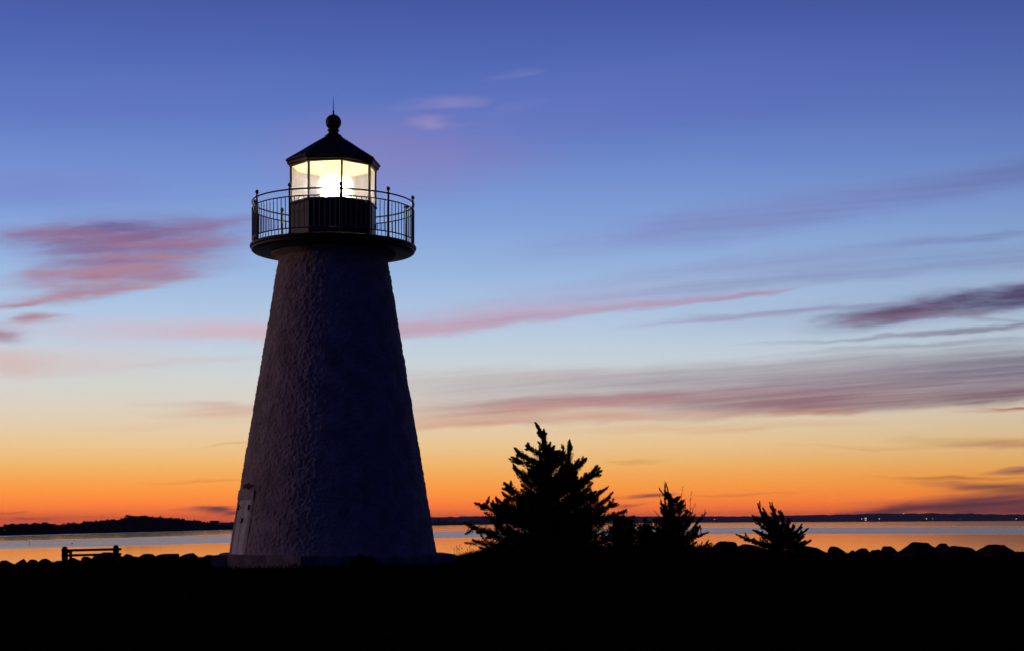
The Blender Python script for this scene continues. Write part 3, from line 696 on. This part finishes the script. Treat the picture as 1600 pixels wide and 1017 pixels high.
def bush(name, cx, top, hw, dist, label, base=866, n=2600, leaf=.085):
    k = dist / F; h_ = (base - top) * k; w = hw * k
    T = empty(name, at(cx, base, dist), label, 'bush', 'leafy bushes by the cedars'); tm = MB(); Q = []
    for i in range(34):
        phi = random.uniform(0, 2 * math.pi); u = random.uniform(.15, 1.0)
        tip = Vector((math.cos(phi) * w * u, math.sin(phi) * w * u, h_ * (1 - .55 * u * u) * random.uniform(.72, 1.0)))
        p = curve((tip.x * .15, tip.y * .15, -.15), tip, (tip.x * .12, tip.y * .12, 0)); tm.tube(p, [.012, .011, .010, .008, .007, .006, .004], 4)
        Q.append(sprays(p, .20, n // 34, leaf, 1.3, .15, .25, .15)); V = Q[-1]
        c_ = V.mean(1, keepdims=True); s_ = np.array([1.0]); V[:, 1] = c_[:, 0] + (V[:, 1] - c_[:, 0]) * 2.2; V[:, 3] = c_[:, 0] + (V[:, 3] - c_[:, 0]) * 2.2
    tm.build('stem', M['bark'], T); quads_mesh('foliage', np.concatenate(Q), M['bush'], T)
bush('leafy_bush', 972, 795, 30, 55.5, 'tallest leafy bush, touching the right flank of the tall cedar', n=5600)
bush('leafy_bush', 1007, 808, 22, 53.5, 'narrow leafy bush between the tall cedar and the slim cedar', n=4000)
bush('leafy_bush', 1028, 822, 24, 52.5, 'low leafy bush tucked against the left foot of the slim cedar', n=2400)
bush('leafy_bush', 905, 826, 70, 51.5, 'wide leafy bush in front of the foot of the tall cedar', n=6000)
bush('leafy_bush', 790, 846, 34, 50.5, 'low leafy bush under the left branches of the tall cedar', n=2200, base=868)
bush('leafy_bush', 569, 868, 25, 39.5, 'small dark bush in front of the lighthouse plinth', base=889, n=1500)

# weeds standing at the crest beside the plinth
for (x, y0, y1, lean, lab) in [(711, 864, 854.0, 2, 'bent seed stalk standing just right of the lighthouse plinth'), (721, 864, 853.2, -3, 'forked seed stalk between the plinth and the tall cedar'), (731, 864, 855.3, 3, 'short seed stalk nearest the left branches of the tall cedar')]:
    dd = 48.0; b_ = at(x, y0, dd); W_ = empty('weed_stalk', (b_.x, dd, float(ground_z(b_.x, dd))), lab, 'weed', 'seed stalks by the plinth')
    hgt = at(x, y1, dd).z - float(ground_z(b_.x, dd)); k = dd / F
    s_ = MB()
    for q in range(3):
        lx = (lean + (q - 1) * 3.5) * k; s_.tube(curve((0, q * .04, -.05), (lx, q * .04, hgt * (1 - .18 * abs(q - 1))), (lx * .3, 0, 0)), [.006, .006, .005, .005, .004, .004, .003], 5)
    s_.build('stem', M['bush'], W_)
    for q in range(3):
        lx = (lean + (q - 1) * 3.5) * k; hz_ = hgt * (1 - .18 * abs(q - 1)); h2 = MB()
        h2.lathe([(.003, hz_ - .02), (.010, hz_), (.010, hz_ + .025), (.003, hz_ + .045)], 6, c=(lx, q * .04, 0)); h2.build('seed_head', M['bush'], W_)

# ----------------------------------------------------------------- seawall boulders
import bmesh
def boulder(cx, hw, top, dist, label, seed, flat=.55, depth=1.0, low=.9):
    k = dist / F; c = at(cx, top, dist); w = hw * k * 1.10
    gz = float(ground_z(c.x, dist)) - .25
    hgt = max(.3, (c.z - gz))
    bm = bmesh.new(); bmesh.ops.create_icosphere(bm, subdivisions=4, radius=1.0)
    rs = random.Random(seed); sv = Vector((rs.uniform(0, 50), rs.uniform(0, 50), rs.uniform(0, 50)))
    planes = []
    for _ in range(12):
        v = Vector((rs.gauss(0, 1), rs.gauss(0, 1), rs.gauss(.15, .8))).normalized(); planes.append((v, rs.uniform(.66, .96)))
    planes.append((Vector((rs.uniform(-.18, .18), rs.uniform(-.2, .2), 1)).normalized(), 1 - .22 * flat))
    for v in bm.verts:
        p = v.co.copy()
        p = p * (1 + .22 * noise.noise(p * 1.1 + sv))
        p = Vector([math.copysign(abs(q) ** .95, q) for q in p])
        for nrm, h_ in planes:
            e = p.dot(nrm) - h_
            if e > 0: p = p - nrm * e * .97
        p = p * (1 +   .06 * noise.noise(p * 3.2 + sv) + .02 * noise.noise(p * 9 + sv))
        v.co = p
    lx, ly, tp = rs.uniform(-.25, .25), rs.uniform(-.2, .2), rs.uniform(.1, .55)
    for v in bm.verts:
        zz = max(0.0, v.co.z); v.co.x = v.co.x * (1 - tp * zz) + lx * zz; v.co.y = v.co.y * (1 - tp * zz) + ly * zz
    zt = max(v.co.z for v in bm.verts); xl = min(v.co.x for v in bm.verts); xr = max(v.co.x for v in bm.verts)
    hz_ = hgt / 2 / zt; sx = 2 * w / (xr - xl)
    for v in bm.verts:
        v.co = Vector(((v.co.x - (xl + xr) / 2) * sx, v.co.y * w * depth * 1.05, v.co.z * hz_))
    me = bpy.data.meshes.new('boulder'); bm.to_mesh(me); bm.free(); me.shade_smooth()
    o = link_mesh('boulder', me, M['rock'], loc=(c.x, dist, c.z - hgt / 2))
    return tag(o, label, 'boulder', 'seawall boulders')
LB = [(8, 17, 874.5, 'low flat boulder at the left edge of the photo, first of the left row'), (34, 11, 872.3, 'small peaked boulder, second from the left edge of the photo'),
      (52, 11, 873.2, 'small round boulder, third from the left edge of the photo'), (72, 13, 871.6, 'round boulder just left of the bench, fourth from the left edge'), (93, 10, 875, 'low boulder directly behind the left bench post'),
      (115, 13, 870.4, 'long low boulder seen under the bench rails beside the left post'), (137, 10, 868.8, 'small pointed boulder seen under the middle of the bench rails'), (170, 23, 861.8, 'big humped boulder behind the right bench post'),
      (200, 11, 864.8, 'rounded boulder just right of the big humped one behind the bench'), (214, 8, 868.5, 'smallest low boulder in the row between bench and lighthouse'), (230, 14, 864.2, 'domed boulder midway between bench and lighthouse'),
      (261, 20, 864.2, 'wide boulder right of the domed one, between bench and lighthouse'), (294, 18, 863.4, 'blocky flat-topped boulder nearer the lighthouse than the bench'), (326, 18, 866, 'low wide boulder beyond the lighthouse doorstep'), (352, 14, 862.4, 'boulder half hidden behind the lighthouse door and plinth')]
for i, (x, hw, t, lab) in enumerate(LB):
    dist = 58.5 + random.uniform(-.5, .5) - .004 * x
    boulder(x, hw, t, dist, lab, 100 + i, flat=random.uniform(.2, .8))
RB = [(1132, 21, 845, 49.5, 'trapezoid boulder between the slim cedar and the low cedar'), (1174, 21, 849, 51.5, 'boulder behind the left branches of the low cedar'), (1215, 24, 856, 52, 'boulder behind the trunk of the low cedar'), (1262, 27, 852, 50.0, 'flat-topped boulder at the right foot of the low cedar'),
      (1307, 15, 853, 50.0, 'narrow domed boulder standing alone right of the low cedar'), (1331, 12, 859, 50.5, 'lowest small boulder of the right row, beside the narrow domed one'), (1347, 13, 855.6, 49.5, 'small round-topped boulder left of two joined low ones'), (1367, 12, 857.6, 49.2, 'small low boulder left of the pointed one'),
      (1391, 17, 852.5, 49.5, 'pointed boulder against the left side of the tallest boulder'), (1433, 34, 846, 48.5, 'tallest and widest humped boulder in the right row'), (1469, 15, 848.2, 49.3, 'boulder leaning on the right shoulder of the tallest boulder'), (1502, 27, 851.8, 48.8, 'long flat boulder left of the gap near the right edge'),
      (1556, 31, 849.4, 48.0, 'big domed boulder right of the gap near the right edge'), (1604, 26, 864.5, 47.5, 'low boulder cut off by the right edge of the photo')]
for i, (x, hw, t, dist, lab) in enumerate(RB):
    boulder(x, hw, t, dist, lab, 300 + i * 7, flat=random.uniform(.3, .9))

# ----------------------------------------------------------------- bench
def make_bench():
    dd = 47.0; k = dd / F; zb = float(ground_z((141 - 800) / F * dd, dd))
    B = empty('park_bench', ((141 - 800) / F * dd, dd, zb), 'dark bench with two thick rounded posts and two back rails, facing the water', 'bench')
    tilt = (at(0, 852.0, dd) - at(0, 854.3, dd)).z
    def zz(y): return at(0, y, dd).z - zb
    for (x, top) in ((101, 853.8), (181, 852.0)):
        h = zz(top); px = (x - 141) * k; w = 3.7 * k
        m_ = MB()
        prof = [(-.05, 1.12), (.02, 1.08), (h - .12, 1.0), (h - .07, .96), (h - .03, .82), (h - .008, .6), (h, .35)]
        vs = []; fs = []
        for z_, s_ in prof:
            for dx, dy in ((-1, -.9), (-.9, -1), (.9, -1), (1, -.9), (1, .9), (.9, 1), (-.9, 1), (-1, .9)):
                vs.append((px + dx * w * s_, dy * .085 * s_, z_))
        for i in range(len(prof) - 1):
            for q in range(8): fs.append((i * 8 + q, i * 8 + (q + 1) % 8, (i + 1) * 8 + (q + 1) % 8, (i + 1) * 8 + q))
        fs.append(tuple(range(7, -1, -1))); fs.append(tuple(len(vs) - 8 + q for q in range(8)))
        m_.add(vs, fs); m_.build('post', M['bench_post'], B)
        a_ = MB(); a_.box((px - math.copysign(.06, px), .27, .40), (w * .45, .18, .035)); a_.box((px - math.copysign(.06, px), .40, .175), (w * .45, .05, .19)); a_.build('seat_bracket', M['bench_post'], B)
    for (yl, yr) in ((860.2, 858.4), (868.0, 866.2)):
        r_ = MB(); p = Vector(((94.5 - 141) * k, .105, zz(yl))); q = Vector(((188 - 141) * k, .105, zz(yr)))
        d_ = (q - p); a_ = math.atan2(d_.z, d_.x); r_.box((p + q) / 2, (d_.length / 2, .022, .034), Matrix.Rotation(-a_, 3, 'Y')); r_.build('back_rail', M['bench'], B)
    for j in range(2):
        r_ = MB(); r_.box((-.03, .20 + j * .17, .452), (42.5 * k, .075, .016)); r_.build('seat_slat', M['bench'], B)
make_bench()

# ----------------------------------------------------------------- across the bay
def shore_d(y, x): return 13400.0 / max(1.5, y - hrow(x))
def land(name, pts, depth, m, mtl, bump=0.0, seed=0, steps=None, frontz=.4):
    """pts: (px, waterline row, skyline row): a long hump of land standing on its waterline"""
    xs_ = np.array([p[0] for p in pts], float); n_ = steps or 160
    px = np.linspace(xs_[0], xs_[-1], n_)
    wl = np.interp(px, xs_, [p[1] for p in pts]); sk = np.interp(px, xs_, [p[2] for p in pts])
    rows = 9; V = []
    for i in range(n_):
        d0 = shore_d(wl[i], px[i]); dep = depth * (d0 / 700.0) ** .6
        for j in range(rows):
            u = j / (rows - 1)
            d = d0 + dep * u; hump = math.sin(math.pi * min(1, .02 + u * .98)) ** .55 if 0 < u < 1 else 0
            dm_ = d0 + dep * .5
            top = EYE + (hrow(px[i]) - sk[i]) / F * dm_ - WATER
            z = WATER - .6 if u in (0, 1) else WATER + max(frontz, top * hump)
            if 0 < u < 1: z += bump * top * noise.noise(Vector((px[i] * .12, u * 5, seed)))
            V.append(((px[i] - 800) / F * d, d, z))
    Q = [(i * rows + j, (i + 1) * rows + j, (i + 1) * rows + j + 1, i * rows + j + 1) for i in range(n_ - 1) for j in range(rows - 1)]
    Q.append(tuple(range(rows))); Q.append(tuple((n_ - 1) * rows + rows - 1 - j for j in range(rows)))
    me = bpy.data.meshes.new(name); me.from_pydata(V, [], Q); me.update()
    o = link_mesh(name, me, mtl); o['kind'] = m
    return o
isl = [(-60, 838.5, 825), (0, 836.3, 824), (22, 835.7, 820.5), (45, 835.1, 819), (72, 834.5, 819.5), (90, 834, 822), (125, 833, 818), (150, 832.4, 814.5), (175, 831.8, 813.5), (197, 831.2, 808), (240, 830.1, 808), (270, 829.4, 809.5), (300, 828.7, 814), (325, 828.1, 819), (345, 827.6, 821), (380, 826.8, 822), (520, 823.6, 817), (700, 819.8, 814.5), (770, 818.6, 814), (900, 816.6, 813)]
land('near_shore', isl, 110, 'structure', M['far_ground'], .1, 3)
far = [(560, 813.6, 808), (660, 813.6, 808), (700, 813.6, 807), (740, 813.5, 806), (770, 813.5, 806), (1000, 813.4, 806), (1110, 813.3, 806.4), (1210, 813.2, 805.8), (1260, 813.1, 804.2), (1340, 813.0, 802.8), (1370, 813, 801.8), (1420, 813, 802.0), (1450, 813, 801.2), (1490, 813, 802), (1520, 813, 801.8), (1540, 813, 803), (1600, 813, 803), (1700, 813, 805), (1800, 813, 806)]
land('far_hills', far, 400, 'structure', M['far_hill'], .12, 9, 400)

def woods():
    px = np.array([p[0] for p in isl], float); wl_ = [p[1] for p in isl]; sk_ = [p[2] for p in isl]
    Q = []
    for _ in range(620):
        x = rng.uniform(-20, 336) if rng.random() < .88 else rng.uniform(336, 860)
        w_ = np.interp(x, px, wl_); s_ = np.interp(x, px, sk_); d0 = shore_d(w_, x); dep = 110 * (d0 / 700) ** .6
        u = rng.uniform(.06, .7); d = d0 + dep * u
        top = EYE + (hrow(x) - s_) / F * (d0 + dep * .5)
        hump = math.sin(math.pi * min(1, .02 + u * .98)) ** .55
        zc = WATER + (top - WATER) * hump * rng.uniform(.72, 1.0)
        r_ = rng.uniform(.7, 1.7) * (d / 700)
        n_ = 46
        v = rng.normal(0, 1, (n_, 3)); v /= np.linalg.norm(v, axis=1)[:, None]
        c_ = np.array([(x - 800) / F * d, d, zc]) + v * r_ * (rng.random((n_, 1)) ** .4) * np.array([1.1, 1, .75])
        a = rng.normal(0, 1, (n_, 3)); a /= np.linalg.norm(a, axis=1)[:, None]; b = np.cross(a, v); b /= np.linalg.norm(b, axis=1)[:, None] + 1e-6
        s = (.42 * r_ * rng.uniform(.5, 1.2, n_))[:, None]
        Q.append(np.stack([c_ - a * s, c_ - b * s * .7, c_ + a * s, c_ + b * s * .7], 1))
    o = quads_mesh('shore_woods', np.concatenate(Q), M['far_wood'])
    tag(o, 'dark wooded mass along the low hill across the bay at left', 'woods', kind='stuff')
woods()

# harbour buildings right of the wooded hill
def house(name, x0, x1, top, base, d, label, walls, wins, flat=True, litw=(), cat='building'):
    k = d / F; H = empty(name, at((x0 + x1) / 2, base, d), label, cat)
    w = (x1 - x0) * k / 2; h = (base - top) * k
    b = MB(); b.box((0, 3, h / 2 - .4), (w, 3, h / 2 + .4)); b.build('wall', walls, H)
    r_ = MB()
    if flat: r_.box((0, 3, h + .09), (w + .12, 3.12, .085))
    else: r_.add([(-w - .2, -.2, h), (w + .2, -.2, h), (w + .2, 6.2, h), (-w - .2, 6.2, h), (-w - .2, 3, h + 1.1), (w + .2, 3, h + 1.1)], [(0, 1, 5, 4), (2, 3, 4, 5), (0, 4, 3), (1, 2, 5), (3, 2, 1, 0)])
    r_.build('roof', M['house_dark'], H)
    for (u, v, ww, wh, lit) in wins:
        m_ = MB(); m_.box((-w + u * 2 * w, -.03, v * h), (ww, .04, wh)); m_.build('window', M['window_light'] if lit else M['house'], H)
    return H
house('harbour_building', 327.5, 341, 813.2, 827.5, 1480, 'dark square harbour building with pale windows, right end of the wooded hill', M['house_dark'], [(.2, .35, .35, .55, 0), (.5, .35, .35, .55, 0), (.8, .35, .35, .55, 0), (.35, .75, .5, .22, 0)])
house('harbour_building', 343, 359, 815.8, 827.5, 1500, 'long pale harbour building beside the lighthouse door', M['house'], [(.25, .5, .5, .4, 0), (.7, .5, .5, .4, 0)])
house('harbour_building', 359.5, 374, 815.0, 827.5, 1485, 'dark harbour building half hidden behind the lighthouse', M['house_dark'], [(.3, .4, .4, .5, 0)])
cr = empty('crane', at(346.5, 827.5, 1515), 'thin harbour crane rising behind the pale building', 'crane'); k = 1515 / F
mm = MB(); mm.box((0, 0, 15.5 * k / 2), (.10, .10, 15.5 * k / 2)); mm.build('mast', M['steel'], cr)
mm = MB(); mm.box((.3 * k, 0, 14.0 * k + .1), (8.5 * k, .08, .09)); mm.build('jib', M['steel'], cr)

def mast(x, top, base, d, label, w):
    b = at(x, base, d); T = empty('radio_mast', b, label, 'mast'); h = (base - top) * d / F
    m_ = MB(); m_.tube([(0, 0, -5), (0, 0, h)], [w, w * .5], 6); m_.build('pole', M['steel'], T)
    m_ = MB(); m_.box((0, 0, h * .8), (w * 3, w, w * .8)); m_.build('antenna', M['steel'], T)
mast(719.5, 803.4, 808, 8600, 'lone radio mast on the hill left of the tall cedar', 1.1)
mast(1422, 797, 803, 9050, 'thin radio mast on the far hill at right', .8)

def shore_lamp(x, y, size, label, m='shore_light', d=8250, h=9.0):
    p = at(x, y, d); base = max(WATER + .5, p.z - h)
    L_ = empty('shore_lamp', (p.x, d, base), label, 'lamp', 'lights on the far shore')
    q = MB(); q.tube([(0, 0, -8), (0, 0, p.z - base)], [.35, .25], 6); q.build('lamp_post', M['pole'], L_)
    g = MB(); g.lathe([(max(.02, size * math.sin(math.pi * j / 8)), p.z - base - size * math.cos(math.pi * j / 8)) for j in range(9)], 12); g.build('lamp_globe', M[m], L_)
shore_lamp(1346.5, 810.0, 1.9, 'small shore light just left of the brightest lit house')
shore_lamp(1373.8, 810.0, 2.2, 'shore light right of the brightest lit house')
shore_lamp(1447.6, 809.7, 2.3, 'bright shore light, left of a close fainter pair mate, below the far hill')
shore_lamp(1457.5, 810.0, 1.5, 'faint shore light close right of a brighter one')
shore_lamp(1501, 810.0, 1.0, 'faintest shore light, alone below the far hill')
shore_lamp(1587.7, 810.0, 2.1, 'shore light nearest the right edge of the photo')
shore_lamp(1412, 801.6, 2.3, 'light on top of the far hill beside the radio mast', d=8900)
shore_lamp(1116.5, 810.8, 1.6, 'tiny red shore light between the slim cedar and the low cedar', 'red_light', d=5600, h=4)
shore_lamp(7, 827.6, .22, 'tiny light under the wooded hill at the left edge', d=835, h=1.6)
hs = house('lit_house', 1350.6, 1354.6, 807.6, 813, 8240, 'brightest lit waterfront house on the far shore', M['house'], [(.5, .68, 4.6, 2.8, 1), (.5, .2, 4.2, 1.6, 1)], cat='house')

# small things on the water
def marker(x, y0, y1, label):
    d = shore_d(y1, x); b = at(x, y1, d); T = empty('channel_marker', (b.x, d, WATER), label, 'marker'); h = (y1 - y0) * d / F
    m_ = MB(); m_.tube([(0, 0, -1), (0, 0, h * .82)], .05, 8); m_.build('pole', M['pole'], T)
    m_ = MB(); m_.box((0, 0, h * .9), (.075, .02, h * .1)); m_.build('sign', M['pole'], T)
marker(46, 844.5, 850.5, 'thin channel marker pole standing in the water at left')
d = shore_d(849.2, 112.5); b = at(112.5, 849.2, d)
T = empty('mooring_buoy', (b.x, d, WATER), 'small dark mooring buoy floating left of the bench', 'buoy')
m_ = MB(); m_.lathe([(.10, -.15), (.24, -.05), (.27, .06), (.22, .16), (.10, .21)], 16); m_.build('float', M['buoy'], T, smooth=True)
m_ = MB(); m_.tube([(.06, 0, .2), (.06, 0, .32)], .035, 8); m_.build('handle', M['buoy'], T)

# ----------------------------------------------------------------- haze
hz = MB(); hz.box((0, 4500, 22), (6000, 7000, 32)); 
hm = bpy.data.materials.new('evening_haze'); hm.use_nodes = True; nt = hm.node_tree; nt.nodes.clear()
pv = nt.nodes.new('ShaderNodeVolumePrincipled'); pv.inputs['Color'].default_value = (.55, .62, .95, 1); pv.inputs['Density'].default_value = 7e-5; pv.inputs['Anisotropy'].default_value = 0
ou = nt.nodes.new('ShaderNodeOutputMaterial'); nt.links.new(pv.outputs[0], ou.inputs['Volume'])
ho = hz.build('haze', hm); ho['kind'] = 'stuff'; tag(ho, 'thin blue evening haze over the bay', 'haze')

# ----------------------------------------------------------------- render settings
S.view_settings.view_transform = 'Standard'; S.view_settings.look = 'None'; S.view_settings.exposure = 0; S.view_settings.gamma = 1
S.render.engine = 'CYCLES'
cy = S.cycles
cy.max_bounces = 6; cy.diffuse_bounces = 2; cy.glossy_bounces = 3; cy.transmission_bounces = 4; cy.volume_bounces = 0; cy.transparent_max_bounces = 12
cy.caustics_reflective = False; cy.caustics_refractive = False
cy.use_denoising = True; cy.sample_clamp_indirect = 4.0
